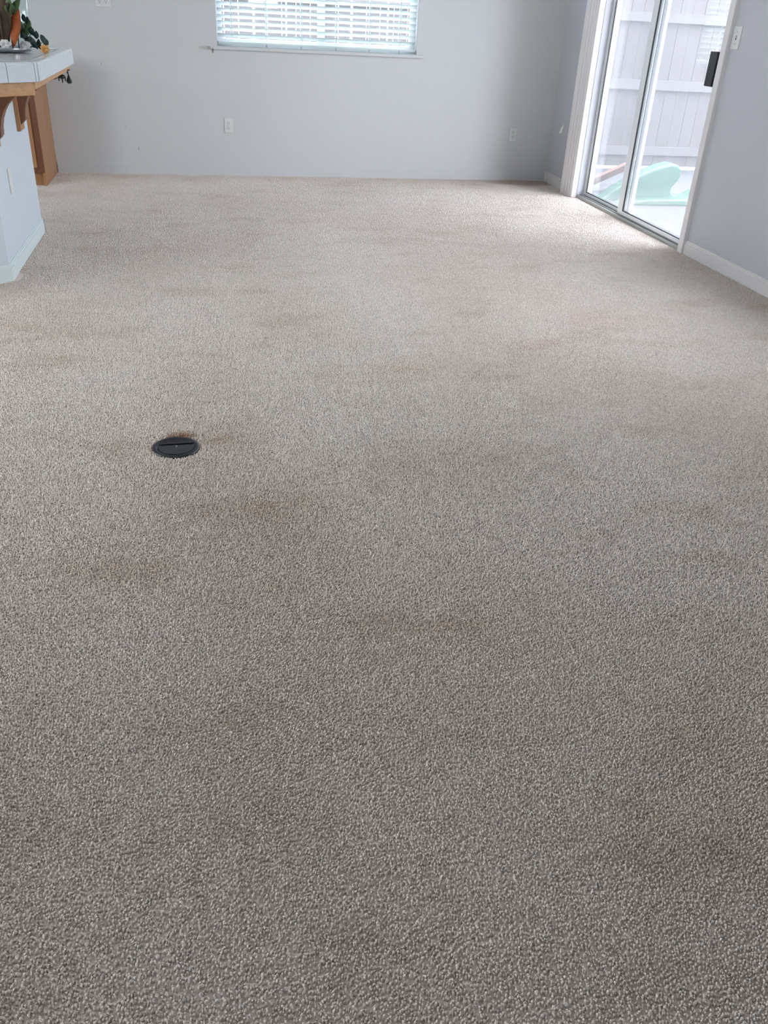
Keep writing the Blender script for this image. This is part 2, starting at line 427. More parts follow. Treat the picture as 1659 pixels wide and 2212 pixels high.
b.box(XL, RX0, YF - WT, YF, -0.1, ZC + .1); b.box(RX1, XR + WT, YF - WT, YF, -0.1, ZC + .1)
b.box(RX0, RX1, YF - WT, YF, -0.1, RZ0); b.box(RX0, RX1, YF - WT, YF, RZ1, ZC + .1)
struct('wall_front', b, M['wall_back'], 'plain wall behind the viewer', 'wall')
b = MB(); b.box(XL - WT, XR + WT + 0.25, YF - WT, YB + WT, ZC, ZC + 0.2)
struct('ceiling', b, M['ceiling'], 'flat white ceiling over the whole room', 'ceiling')

# half wall of the kitchen bar, with a 45 degree corner
def offs(d):   # outer outline shifted outwards by d
    k = d * math.tan(math.radians(22.5))
    return [(-1.052 + d, 6.0), (-1.052 + d, 4.862 - k), (-1.452 + k, 4.462 - d), (-3.2, 4.462 - d)]
def band(d0, d1, y_end=6.0):
    a = offs(d1); c = offs(d0); a[0] = (a[0][0], y_end); c[0] = (c[0][0], y_end)
    return a + c[::-1]
b = MB(); b.prism(band(-0.12, 0.0), -0.05, 0.974)
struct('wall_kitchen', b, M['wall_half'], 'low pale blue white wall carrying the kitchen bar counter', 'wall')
b = MB()
prof = [(0.0, -0.02), (0.013, -0.02), (0.013, 0.066), (0.009, 0.078), (0.004, 0.084), (0.0, 0.086)]
for (d1, z0, z1) in ((0.013, -0.02, 0.066), (0.009, 0.066, 0.078), (0.005, 0.078, 0.086)):
    b.prism(band(-0.001, d1, 6.0 + d1), z0, z1)
    b.box(-1.172 - d1, -1.052 + d1, 6.0, 6.0 + d1, z0, z1)
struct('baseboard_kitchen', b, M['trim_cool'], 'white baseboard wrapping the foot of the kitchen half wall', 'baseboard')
b = MB()
for (d1, z0, z1) in ((0.013, -0.02, 0.070), (0.009, 0.070, 0.082), (0.005, 0.082, 0.090)):
    b.box(-1.245, XR, YB - d1, YB + .001, z0, z1)
struct('baseboard_back', b, M['wall_back'], 'painted baseboard along the foot of the back wall', 'baseboard')
b = MB()
for (d1, z0, z1) in ((0.013, -0.02, 0.070), (0.009, 0.070, 0.082), (0.005, 0.082, 0.090)):
    b.box(XR - d1, XR + .001, YF, DY0 - 0.055, z0, z1); b.box(XR - d1, XR + .001, 7.60, YB, z0, z1)
struct('baseboard_right', b, M['trim'], 'white baseboard along the foot of the grey side wall', 'baseboard')

# ------------------------------------------------------------------ door trim
b = MB()
b.prism([(3.2, 7.425), (3.152, 7.425), (3.146, 7.440), (3.140, 7.450), (3.140, 7.478), (3.134, 7.484), (3.134, 7.520), (3.126, 7.526), (3.126, 7.560), (3.120, 7.566), (3.112, 7.600), (3.118, 7.610), (3.2, 7.610)], -0.02, DZ + 0.16)
struct('trim_1', b, M['trim'], 'moulded white casing between the door and the room corner', 'door casing')
b = MB(); b.box(XR - 0.030, XR + 0.004, DY0 - 0.056, DY0 + 0.004, -0.02, DZ + 0.0)
struct('trim_2', b, M['trim'], 'narrow white casing beside the door handle', 'door casing', bevel=0.004)
b = MB(); b.box(XR - 0.030, XR + 0.004, DY0 - 0.056, DY1 + 0.004, DZ + 0.002, DZ + 0.07)
struct('trim_3', b, M['trim'], 'white head casing above the sliding door', 'door casing', bevel=0.004)

# ------------------------------------------------------------------ sliding glass door
door = thing('door_1', (3.27, 6.46, 0.0), 'sliding glass patio door in a white frame in the grey wall', 'door', kind='structure')
b = MB()
b.box(3.262, 3.32, DY1 - 0.014, DY1 + .001, -0.02, DZ); b.box(3.205, 3.32, DY0 - .001, DY0 + 0.014, -0.02, DZ); b.box(3.205, 3.32, DY0, DY1, DZ - 0.02, DZ)
obj('frame', b, M['vinyl'], door, bevel=0.002)
b = MB()
b.box(3.203, 3.33, DY0 + .014, DY1, -0.02, 0.010); b.box(3.206, 3.212, DY0 + .014, DY1, 0.010, 0.024)
b.box(3.230, 3.234, DY0 + .014, DY1, 0.010, 0.028); b.box(3.262, 3.266, DY0 + .014, DY1 - .014, 0.010, 0.028); b.box(3.30, 3.33, DY0 + .014, DY1 - .014, 0.010, 0.028)
obj('track', b, M['alu'], door)
def panel(name, x0, x1, ya, yb, sw_a, sw_b, zb, lab=None, skew=0.0):
    g = MB()
    g.box(x0, x1, ya, ya + sw_a, 0.022, DZ - .02); g.box(x0, x1, yb - sw_b, yb, 0.022, DZ - .02)
    g.box(x0, x1, ya + sw_a, yb - sw_b, 0.022, zb); g.box(x0, x1, ya + sw_a, yb - sw_b, DZ - 0.08, DZ - .02)
    pn = obj(name, g, M['vinyl'], door, bevel=0.003)
    if lab: pn['label'] = lab
    c = (x0 + x1) / 2
    g = MB(); p0, p1 = ya + sw_a - .005, yb - sw_b + .005
    g.prism([(c - .003 + skew, p0), (c + .003 + skew, p0), (c + .003 - skew, p1), (c - .003 - skew, p1)], zb - .005, DZ - 0.075)
    pane = obj('pane', g, M['glass_door'], pn)
    g = MB()
    e = 0.006
    for xx in (x0 - 0.0015,):
        g.box(xx, c - 0.003, ya + sw_a - .001, ya + sw_a + e, zb, DZ - .08); g.box(xx, c - .003, yb - sw_b - e, yb - sw_b + .001, zb, DZ - .08)
        g.box(xx, c - .003, ya + sw_a, yb - sw_b, zb - .001, zb + e)
    obj('gasket', g, M['slot'], pn)
    return pn
panel('fixed_panel', 3.268, 3.292, 6.50, DY1 - .015, 0.05, 0.020, 0.050, 'fixed white framed glass leaf at the far side')
sp = panel('sliding_panel', 3.236, 3.262, DY0 + .015, 6.655, 0.085, 0.090, 0.058, 'sliding white framed glass leaf with a black handle', 0.008)
b2 = MB(); b2.prism([(3.237, 5.590), (3.232, 5.590), (3.208, 5.596), (3.202, 5.606), (3.202, 5.668), (3.212, 5.682), (3.237, 5.682)], 1.018, 1.218)
obj('handle', b2, M['black'], sp, bevel=0.004)

# ------------------------------------------------------------------ back window
win = thing('window_1', ((WX0 + WX1) / 2, YB + 0.11, WZ0), 'white framed window in the back wall behind the blind', 'window', kind='structure')
b = MB()
fy0, fy1 = YB + 0.085, YB + 0.13
b.box(WX0, WX0 + .05, fy0, fy1, WZ0, WZ1); b.box(WX1 - .05, WX1, fy0, fy1, WZ0, WZ1)
b.box(WX0 + .05, WX1 - .05, fy0, fy1, WZ0, WZ0 + 0.06); b.box(WX0 + .05, WX1 - .05, fy0, fy1, WZ1 - .05, WZ1)
xm = (WX0 + WX1) / 2 + 0.03
b.box(xm - .03, xm + .03, fy0, fy1, WZ0 + .06, WZ1 - .05)
for xx in (0.475, 0.745, 1.30, 1.62):
    b.box(xx - .006, xx + .006, fy0 + .018, fy0 + .028, WZ0 + .06, WZ1 - .05)
obj('window_frame', b, M['vinyl'], win, bevel=0.002)
b = MB(); b.box(WX0 + .04, xm - .02, fy0 + .034, fy0 + .038, WZ0 + .05, WZ1 - .04); b.box(xm + .02, WX1 - .04, fy0 + .034, fy0 + .038, WZ0 + .05, WZ1 - .04)
obj('pane', b, M['glass_win'], win)
b = MB(); b.box(0.10, 1.925, YB - 0.022, YB + 0.001, 0.992, WZ0 + 0.001); b.box(WX0 + .001, WX1 - .001, YB, YB + .085, WZ0 - .01, WZ0 + .004)
struct('trim_4', b, M['wall_back'], 'white sill below the window blind', 'window sill', bevel=0.003)

bl = thing('window_blind', ((WX0 + WX1) / 2, YB + 0.04, 1.03), 'white horizontal slat blind hanging inside the back window', 'blind')
b = MB()
zz = 1.098
tilt = math.radians(31)
while zz < WZ1 - 0.08:
    L = 0.025; cx, sx = math.cos(tilt) * L, math.sin(tilt) * L
    yc = YB + 0.045
    prof = []
    for t in np.linspace(-1, 1, 5): prof.append((yc + t * cx, zz - t * sx + 0.0025 * (1 - t * t)))
    top = [(p_[0], p_[1] + 0.0015) for p_ in prof]; bot = [(p_[0], p_[1] - 0.0015) for p_ in prof][::-1]
    b.prism(top + bot, WX0 + 0.010, WX1 - 0.010, 'X')
    zz += 0.046
obj('slats', b, M['slat'], bl)
b = MB(); b.box(WX0 + .010, WX1 - .010, YB + 0.018, YB + 0.070, 1.034, 1.053)
obj('bottom_rail', b, M['slat'], bl, bevel=0.003)
b = MB(); b.box(WX0 + .006, WX1 - .006, YB + 0.012, YB + 0.072, WZ1 - .055, WZ1 - .002)
obj('head_rail', b, M['slat'], bl, bevel=0.002)
b = MB()
for xx in (0.278, 0.568, 0.862, 1.159, 1.449, 1.714):
    for yy in (YB + 0.017, YB + 0.071): b.box(xx - .0022, xx + .0022, yy - .0012, yy + .0012, 1.050, WZ1 - .05)
    b.box(xx + .012, xx + .015, YB + .044, YB + .046, 1.050, WZ1 - .05)
obj('cords', b, M['slat'], bl)
for xx in (0.568, 0.862, 1.159, 1.449, 1.714):
    b = MB(); b.box(xx - .005, xx + .005, YB + 0.013, YB + 0.0165, 1.020, 1.040)
    obj('cord_button', b, M['alu'], bl)

# windows outside the picture, added to let in fill daylight
def added_window(name, x, y0, y1, z0, z1, label):
    w_ = thing(name, (x, (y0 + y1) / 2, z0), label, 'window', kind='structure')
    g = MB(); g.box(x - .02, x + .02, y0, y0 + .05, z0, z1); g.box(x - .02, x + .02, y1 - .05, y1, z0, z1)
    g.box(x - .02, x + .02, y0 + .05, y1 - .05, z0, z0 + .05); g.box(x - .02, x + .02, y0 + .05, y1 - .05, z1 - .05, z1)
    obj('window_frame', g, M['vinyl'], w_)
    g = MB(); g.box(x - .002, x + .002, y0 + .04, y1 - .04, z0 + .04, z1 - .04); obj('pane', g, M['glass_clear'], w_)
added_window('added_window_2', XR + .10, SY0, SY1, SZ0, SZ1, 'unseen window added for fill light in the grey wall, right of the picture')
added_window('added_window_3', XL - .10, KY0, KY1, KZ0, KZ1, 'unseen window added for fill light in the kitchen side wall, left of the picture')
added_window('added_window_4', XL - .10, HY0, HY1, HZ0, HZ1, 'small unseen window added to light the back wall, left of the picture')

rw = thing('added_window_5', ((RX0 + RX1) / 2, YF - .07, RZ0), 'unseen window added for fill light in the wall behind the viewer', 'window', kind='structure')  # added behind the viewer as extra daylight
b = MB(); b.box(RX0, RX0 + .05, YF - .12, YF - .07, RZ0, RZ1); b.box(RX1 - .05, RX1, YF - .12, YF - .07, RZ0, RZ1); b.box(RX0 + .05, RX1 - .05, YF - .12, YF - .07, RZ0, RZ0 + .05); b.box(RX0 + .05, RX1 - .05, YF - .12, YF - .07, RZ1 - .05, RZ1)
obj('window_frame', b, M['vinyl'], rw)
b = MB(); b.box(RX0 + .04, RX1 - .04, YF - .10, YF - .096, RZ0 + .04, RZ1 - .04)
obj('pane', b, M['glass_clear'], rw)

# ------------------------------------------------------------------ outside
b = MB(); b.box(XR + WT, 9.0, 2.0, 9.75, -0.25, -0.10); b.box(-6, XR + WT, YB + WT, 9.75, -0.25, -0.10)
struct('patio', b, M['concrete'], 'pale concrete patio outside the glass door', 'patio')
def fence(origin, horizontal, a0, a1, cst, label, zt=1.78):
    f = thing('wooden_fence', origin, label, 'fence')
    g = MB(); t = a0; bw = 0.142
    r = random.Random(int(a0 * 10) + 5)
    while t < a1:
        zz_ = zt + r.uniform(-.012, .012); d = r.uniform(0, .006)
        if horizontal: g.box(t, t + bw - .006, cst + d, cst + .02 + d, -0.08, zz_)
        else: g.box(cst + d, cst + .02 + d, t, t + bw - .006, -0.08, zz_)
        t += bw
    obj('boards', g, M['fence'], f)
    for z in (0.09, 0.765, 1.41):
        g = MB(); q = 0.089 if z != 0.765 else 0.10
        if horizontal: g.box(a0, a1, cst - .04, cst, z - q / 2, z + q / 2)
        else: g.box(cst - .04, cst, a0, a1, z - q / 2, z + q / 2)
        obj('rail', g, M['fence_rail'], f)
    t = a0 + 0.6
    while t < a1:
        g = MB()
        if horizontal: g.box(t, t + .089, cst - .09, cst - .04, -0.10, zt - .04)
        else: g.box(cst - .09, cst - .04, t, t + .089, -0.10, zt - .04)
        obj('post', g, M['fence_rail'], f); t += 2.4
    return f
fence((2.0, 9.8, -0.1), True, -3.0, 9.0, 9.80, 'weathered wooden fence seen through the glass door and the blind')
fence((8.6, 6.0, -0.1), False, 1.5, 9.7, 8.60, 'weathered wooden fence across the far side of the patio')

b = MB(); b.box(XR + WT, 4.75, 3.8, YB + WT, 2.50, 2.62)  # added above the view to cut sky light on jamb and patio
struct('added_patio_roof', b, M['siding'], 'unseen flat roof added to hold sky light off the door and patio', 'roof')
b = MB(); b.box(XR + WT, 4.40, 4.28, 4.42, -0.2, 2.50)  # unseen wall put in to keep low sky light off the jamb
struct('added_wing_wall', b, M['siding'], 'unseen stucco wing wall added to block sky light on the door jamb', 'wall')
# green plastic toy slide on the patio and the board behind it
OUT = [(3.60, -0.10), (3.66, -0.06), (3.74, 0.0), (3.90, 0.10), (4.05, 0.17), (4.17, 0.215), (4.27, 0.238), (4.33, 0.225), (4.365, 0.19), (4.38, 0.14), (4.355, 0.085), (4.315, 0.04), (4.30, 0.0), (4.335, -0.035), (4.41, -0.055), (4.49, -0.05), (4.56, -0.01), (4.63, 0.02), (4.74, 0.045), (4.95, 0.06), (5.0, 0.03), (5.0, -0.10)]
ts = thing('toy_slide', (4.2, 7.9, -0.10), 'green plastic toy slide lying outside the sliding door', 'toy')
b = MB(); b.prism([(u * 1.0, w) for u, w in OUT], 7.80, 7.98, 'Y')
obj('body', b, M['green'], ts, bevel=0.02)
b = MB(); b.prism([(3.72, -0.10), (3.80, -0.075), (4.00, -0.05), (4.40, -0.045), (5.0, -0.03), (5.0, -0.10)], 7.62, 7.80, 'Y')
obj('base', b, M['green'], ts, bevel=0.02)
b = MB()
a = Vector((3.62, 8.30, -0.062)); c = Vector((4.19, 8.30, 0.195)); d = (c - a).normalized(); nn = Vector((-d.z, 0, d.x)) * 0.027
b.prism([(a.x + nn.x, a.z + nn.z), (a.x - nn.x, a.z - nn.z), (c.x - nn.x, c.z - nn.z), (c.x + nn.x, c.z + nn.z)], 8.28, 8.36, 'Y')
tag(obj('wooden_board', b, M['plank'], origin=(3.95, 8.32, 0.09), bevel=0.003), 'reddish brown board leaning behind the green toy slide', 'board')

# ------------------------------------------------------------------ kitchen bar counter
ct = thing('bar_counter', (-1.0, 5.0, 1.0), 'white tiled bar counter with oak edge on the half wall', 'counter')
outer = [(-0.712, 5.665), (-0.706, 4.425), (-1.13, 4.005), (-3.2, 4.005)]
inner = [(-3.2, 4.75), (-1.55, 4.75), (-1.30, 5.0), (-1.30, 5.76)]
far = [(-0.86, 5.73), (-0.735, 5.70)]
b = MB(); b.prism(outer + inner + far, 0.998, 1.068)
obj('core', b, M['grout'], ct)
b = MB()   # edge tiles: along the side, round the angled front
def edge_tiles(p0, p1, w, first=0.0, t=0.012, z0=1.0, z1=1.077, ov=0.045):
    p0 = Vector(p0); p1 = Vector(p1); L = (p1 - p0).length; u = (p1 - p0).normalized(); nrm = Vector((-u.y, u.x))
    s = first; 
    if first > 0.004: rngs = [(0, first)]
    else: rngs = []
    while s < L - 1e-4: rngs.append((s, min(L, s + w))); s += w
    for s0, s1 in rngs:
        if s1 - s0 < .01: continue
        q0 = p0 + u * (s0 + .0012); q1 = p0 + u * (s1 - .0012)
        P_ = []
        for q in (q0, q1):
            o_ = q + nrm * t; i_ = q - nrm * ov
            P_ += [(o_.x, o_.y, z0), (o_.x, o_.y, z1 - .010), (q.x + nrm.x * (t - .004), q.y + nrm.y * (t - .004), z1 - .002), (q.x + nrm.x * (t - .012), q.y + nrm.y * (t - .012), z1 + .001),
                   (i_.x, i_.y, z1 - .002), (i_.x, i_.y, 1.069), (q.x, q.y, 1.069), (q.x, q.y, z0)]
        f_ = [tuple(range(8)), tuple(range(15, 7, -1))] + [(k, k + 8, (k + 1) % 8 + 8, (k + 1) % 8) for k in range(8)]
        b.add(P_, f_)
edge_tiles((-0.706, 5.665), (-0.706, 4.425), 0.152)
edge_tiles((-0.706, 4.425), (-1.13, 4.005), 0.138, 0.014)
edge_tiles((-1.13, 4.005), (-3.2, 4.005), 0.152)
edge_tiles((-0.735, 5.70), (-0.706, 5.665), 0.3)
edge_tiles((-1.30, 5.76), (-0.735, 5.70), 0.152)
obj('edge_tiles', b, M['tile'], ct, bevel=0.0015)
b = MB()
import itertools
def inside(px, py):
    if py > 5.66 - 0.0 or px > -0.76: return False
    if py < 4.06: return False
    if (px - (-0.78)) > (py - 4.425) : return False      # angled front
    if py > 4.75 and px < -1.29 and (px < -1.29): return py < 4.75
    return True
for i, j in itertools.product(range(-16, 1), range(0, 12)):
    x1_ = -0.757 + i * 0.152; x0_ = x1_ - 0.152; y0_ = 4.06 + j * 0.152; y1_ = y0_ + 0.152
    if all(inside(a_, c_) for a_ in (x0_ + .01, x1_ - .01) for c_ in (y0_ + .01, y1_ - .01)):
        b.box(x0_ + .0012, x1_ - .0012, y0_ + .0012, y1_ - .0012, 1.067, 1.0745)
obj('top_tiles', b, M['tiletop'], ct, bevel=0.001)
b = MB()
def strip(p0, p1, w, z0, z1):
    p0 = Vector(p0); p1 = Vector(p1); u = (p1 - p0).normalized(); n_ = Vector((-u.y, u.x)) * w
    b.prism([(p0.x, p0.y), (p1.x, p1.y), (p1.x + n_.x, p1.y + n_.y), (p0.x + n_.x, p0.y + n_.y)], z0, z1)
io = [(-0.722, 5.66), (-0.722, 4.43), (-1.138, 4.02), (-3.2, 4.02)]
for k in range(3): strip(io[k + 1], io[k], 0.02, 0.944 if k else 0.966, 0.999)
obj('wood_apron', b, M['oak_x'], ct, bevel=0.003)
b = MB(); b.prism([(-0.735, 5.655), (-0.735, 4.44), (-1.14, 4.035), (-3.2, 4.035), (-3.2, 4.7), (-1.3, 4.9), (-1.3, 5.7)], 0.975, 0.997)
obj('underside', b, M['oak_x'], ct)
# shadow-side oak returns are left off; corbels carry the overhang
def corbel(yc, label, ang_=0.0):
    t = thing('corbel', (-1.05, yc, 0.64), label, 'bracket', 'oak corbels below the bar counter')
    g = MB(); g.prism([(-1.052, 0.64), (-1.052, 0.944), (-1.030, 0.944), (-1.030, 0.645), (-1.034, 0.64)], yc - 0.065, yc + 0.065, 'Y')
    obj('back_plate', g, M['oak'], t, bevel=0.003)
    pr = [(-1.031, 0.944), (-0.80, 0.944), (-0.80, 0.918), (-0.828, 0.912)]
    for k in range(9):
        a_ = k / 8 * math.pi / 2
        pr.append((-0.835 - 0.165 * math.sin(a_) , 0.905 - 0.20 * (1 - math.cos(a_)) ))
    pr += [(-1.012, 0.690), (-1.031, 0.672)]
    g = MB(); g.prism(pr, yc - 0.042, yc + 0.042, 'Y')
    obj('bracket_arm', g, M['oak_dark'], t, bevel=0.003)
corbel(5.72, 'far oak corbel below the counter, nearest the kitchen cabinet')
corbel(4.99, 'near oak corbel below the counter, cut by the picture edge')

def item(loc, kind_, label):
    x_, y_, z_ = loc
    t = thing('hanging_item', loc, label, 'item')  # small dark thing under the counter end, its kind left open
    g = MB(); g.box(x_ - .014, x_ + .014, y_ - .02, y_ + .02, z_ - .004, z_); g.tube([(x_, y_, z_), (x_, y_, z_ - .02)], .004)
    if kind_ == 0:
        for dx_ in (-0.014, 0.004, 0.02): g.tube([(x_, y_, z_ - .016), (x_ + dx_, y_, z_ - .022), (x_ + dx_, y_, z_ - .045 - (0.008 if dx_ == .004 else 0))], .0065, 8, .003)
        g.lathe([(0.002, 0), (.017, -.006), (.02, -.014), (.012, -.022), (.002, -.024)], (x_ + .003, y_, z_ - .010), 14)
    else:
        g.tube([(x_, y_, z_), (x_ + .004, y_, z_ - .03)], .003)
        g.lathe([(0.003, 0), (.006, -.008), (.013, -.022), (.015, -.036), (.009, -.043), (.001, -.045)], (x_ + .004, y_, z_ - .026), 14)
    obj('item_body', g, M['metal_dark'], t)
item((-0.752, 5.52, 0.966), 0, 'small dark three pronged hook below the counter end')
item((-0.724, 5.58, 0.975), 1, 'small dark drop shaped thing hanging right of the pronged hook')

# ------------------------------------------------------------------ kitchen base cabinet
cab = thing('kitchen_cabinet', (-1.9, 7.9, 0), 'oak kitchen base cabinet standing against the back wall', 'cabinet')
b = MB(); b.prism([(7.60, 0.10), (7.60, 0.88), (YB, 0.88), (YB, -0.02), (7.585, -0.02), (7.585, 0.10)], -1.268, -1.250, 'X'); b.box(-3.6, -1.268, 7.62, YB, 0.10, 0.88); b.box(-3.6, -1.268, 7.62, 7.64, -0.02, 0.10)
obj('body', b, M['oak'], cab, bevel=0.002)
b = MB(); b.box(-1.31, -1.250, 7.58, 7.60, 0.10, 0.88); b.box(-3.6, -1.31, 7.58, 7.60, 0.10, 0.15); b.box(-3.6, -1.31, 7.58, 7.60, 0.84, 0.88); b.box(-1.9, -1.85, 7.58, 7.60, .15, .84)
obj('face_frame', b, M['oak_dark'], cab, bevel=0.002)
for k, (xa, xb) in enumerate(((-1.84, -1.300), (-2.45, -1.91))):
    b = MB(); b.box(xa, xb, 7.560, 7.579, 0.14, 0.85)
    dr = obj('cabinet_door', b, M['oak'], cab, bevel=0.004)
    b = MB(); b.box(xa + .06, xb - .06, 7.552, 7.561, 0.20, 0.79)
    obj('raised_panel', b, M['oak'], dr, bevel=0.008)
b = MB(); b.box(-3.6, -1.235, 7.55, YB, 0.88, 0.915)
obj('worktop', b, M['tiletop'], cab, bevel=0.004)

# ------------------------------------------------------------------ plates on the walls
def outlet(name, c, face, label, gang=1, parts='socket', w=0.072, hgt=0.118):
    """c = centre on the wall; face 'back' (looks to -Y), 'right' (looks to -X) or 'half' (looks to +X)"""
    t = thing(name, c, label, 'outlet' if parts != 'toggle' else 'switch')
    W = w * gang if gang == 1 else 0.118
    def bx(g, u0, u1, z0, z1, d0, d1):
        if face == 'back': g.box(c[0] + u0, c[0] + u1, c[1] - d1, c[1] - d0, c[2] + z0, c[2] + z1)
        elif face == 'right': g.box(c[0] - d1, c[0] - d0, c[1] - u1, c[1] - u0, c[2] + z0, c[2] + z1)
        else: g.box(c[0] + d0, c[0] + d1, c[1] + u0, c[1] + u1, c[2] + z0, c[2] + z1)
    g = MB(); bx(g, -W / 2, W / 2, -hgt / 2, hgt / 2, -.001, .006)
    obj('cover_plate', g, M['plate'], t, bevel=0.0025)
    for k in range(gang):
        u = 0 if gang == 1 else (-0.0235 if k == 0 else 0.0235)
        if parts == 'socket':
            for s in (-1, 1):
                g = MB(); bx(g, u - .017, u + .017, s * .0195 - .0145, s * .0195 + .0145, .004, .0085)
                so = obj('socket', g, M['plate'], t, bevel=0.003)
                g = MB()
                bx(g, u - .0085, u - .0055, s * .0195 - .001, s * .0195 + .008, .008, .0092); bx(g, u + .0055, u + .0085, s * .0195 - .001, s * .0195 + .007, .008, .0092)
                bx(g, u - .0025, u + .0025, s * .0195 - .010, s * .0195 - .005, .008, .0092)
                obj('slots', g, M['slot'], so)
            g = MB(); bx(g, u - .0025, u + .0025, -.0025, .0025, .005, .0075); obj('screw', g, M['alu'], t)
        elif parts == 'toggle':
            g = MB(); bx(g, u - .005, u + .005, -.012, .012, .005, .007); obj('toggle_slot', g, M['slot'], t)
            g = MB(); bx(g, u - .004, u + .004, -.002, .010, .005, .016); obj('toggle', g, M['plate'], t, bevel=.001)
            for s in (-1, 1):
                g = MB(); bx(g, u - .003, u + .003, s * .032 - .003, s * .032 + .003, .005, .0075); obj('screw', g, M['alu'], t)
        else:
            for s in (-1, 1):
                g = MB(); bx(g, -.003, .003, s * .042 - .003, s * .042 + .003, .005, .0072); obj('screw', g, M['plate'], t)
    return t
outlet('wall_outlet', (0.225, YB, 0.410), 'back', 'white wall outlet low on the back wall, below the window')
outlet('wall_outlet', (2.828, YB, 0.400), 'back', 'white wall outlet low on the back wall, near the right corner')
outlet('wall_outlet', (-0.729, YB, 1.315), 'back', 'double outlet plate high on the back wall, above the bar counter', gang=2)
outlet('light_switch', (XR, 5.395, 1.300), 'right', 'white light switch on the grey wall beside the door handle', parts='toggle', w=0.085, hgt=0.124)
outlet('blank_plate', (-1.052, 5.235, 0.445), 'half', 'white blank plate on the pale half wall', parts='blank', hgt=0.13)

# chip of bare plaster beside the far casing
b = MB(); b.add([(XR - .003, 8.03, 0.445), (XR - .003, 7.97, 0.455), (XR - .003, 7.94, 0.50), (XR - .003, 7.95, 0.53), (XR - .003, 8.00, 0.49)] + [(XR + .001, 8.03, 0.445), (XR + .001, 7.97, 0.455), (XR + .001, 7.94, 0.50), (XR + .001, 7.95, 0.53), (XR + .001, 8.00, 0.49)],
                [(0, 1, 2, 3, 4), (9, 8, 7, 6, 5)] + [(k, (k + 1) % 5, (k + 1) % 5 + 5, k + 5) for k in range(5)])
tag(obj('paint_chip', b, M['chip'], origin=(XR, 7.98, 0.48)), 'small bright paint chip on the wall beside the moulded casing', 'paint chip')

# ------------------------------------------------------------------ round cover in the carpet
cv = thing('floor_outlet_cover', (COVER[0], COVER[1], 0), 'round dark grey floor outlet cover set in the beige carpet', 'floor outlet')
b = MB(); b.lathe([(0.0, -0.004), (0.080, -0.004), (0.0815, 0.002), (0.080, 0.0065), (0.074, 0.0085), (0.066, 0.0085), (0.064, 0.0065), (0.0, 0.0065)], (COVER[0], COVER[1], 0), 48)
obj('ring', b, M['cover'], cv)
b = MB()
pts = []
for k in range(25):
    a_ = math.radians(-190 + k * 200 / 24.0); pts.append((COVER[0] + 0.061 * math.cos(a_) + .002, COVER[1] - 0.004 + 0.061 * math.sin(a_)))
b.prism(pts, 0.006, 0.0105)
obj('flap', b, M['cover'], cv, bevel=0.0015)
b = MB(); pts = [(COVER[0] - 0.058, COVER[1] + 0.012), (COVER[0] + .060, COVER[1] + .020), (COVER[0] + .058, COVER[1] + .027), (COVER[0] - .052, COVER[1] + .019)]
b.prism(pts, 0.006, 0.0115); obj('hinge', b, M['black'], cv, bevel=0.001)
b = MB(); b.tube([(COVER[0] + 0.000, COVER[1] + .004, 0.0108), (COVER[0] + .004, COVER[1] + .0, 0.0108), (COVER[0] + .004, COVER[1] - .006, 0.0108), (COVER[0] + .0005, COVER[1] - .010, 0.0108)], 0.0008, 6)
obj('mark', b, M['plate'], cv)

# ------------------------------------------------------------------ things on the counter
M['leaf_dark'] = simple('dark_leaf', (0.018, 0.045, 0.035), 0.5, var=0.5, vs=60)
M['leaf_green'] = simple('green_leaf', (0.06, 0.11, 0.035), 0.5, var=0.4, vs=60)
M['leaf_orange'] = simple('orange_leaf', (0.36, 0.085, 0.02), 0.75, var=0.3, vs=40)
M['leaf_brown'] = simple('brown_leaf', (0.055, 0.030, 0.013), 0.6, var=0.5, vs=40)
M['petal'] = simple('pale_petal', (0.62, 0.60, 0.60), 0.6, var=0.1)
M['petal_o'] = simple('orange_petal', (0.60, 0.30, 0.08), 0.6, var=0.2)
M['silver'] = simple('silver_dish', (0.55, 0.56, 0.62), 0.18, 1.0, var=0.1)
M['vase'] = glass_mat('clear_vase', dust=0.04, dustcol=(0.7, 0.72, 0.78))
ZT = 1.076
b = MB(); b.lathe([(0.0, 0.004), (0.10, 0.004), (0.15, 0.012), (0.172, 0.022), (0.176, 0.020), (0.155, 0.006), (0.11, -0.0), (0.0, 0.0)], (-0.985, 5.13, ZT), 40)
tag(obj('serving_dish', b, M['silver'], origin=(-0.985, 5.13, ZT)), 'shallow silver dish on the bar counter under the vase', 'dish')
vz = ZT + 0.0055
b = MB(); b.lathe([(0.0, 0.0), (0.085, 0.0), (0.092, 0.01), (0.098, 0.14), (0.102, 0.30), (0.098, 0.30), (0.094, 0.14), (0.088, 0.014), (0.0, 0.008)], (-0.915, 5.15, vz), 32)
va = obj('glass_vase', b, M['vase'], origin=(-0.915, 5.15, vz)); tag(va, 'clear glass vase of artificial leaves on the silver dish', 'vase')
ar = thing('leaf_arrangement', (-0.905, 5.13, vz + .01), 'artificial orange, brown and dark green leaves standing in the vase', 'artificial plant')
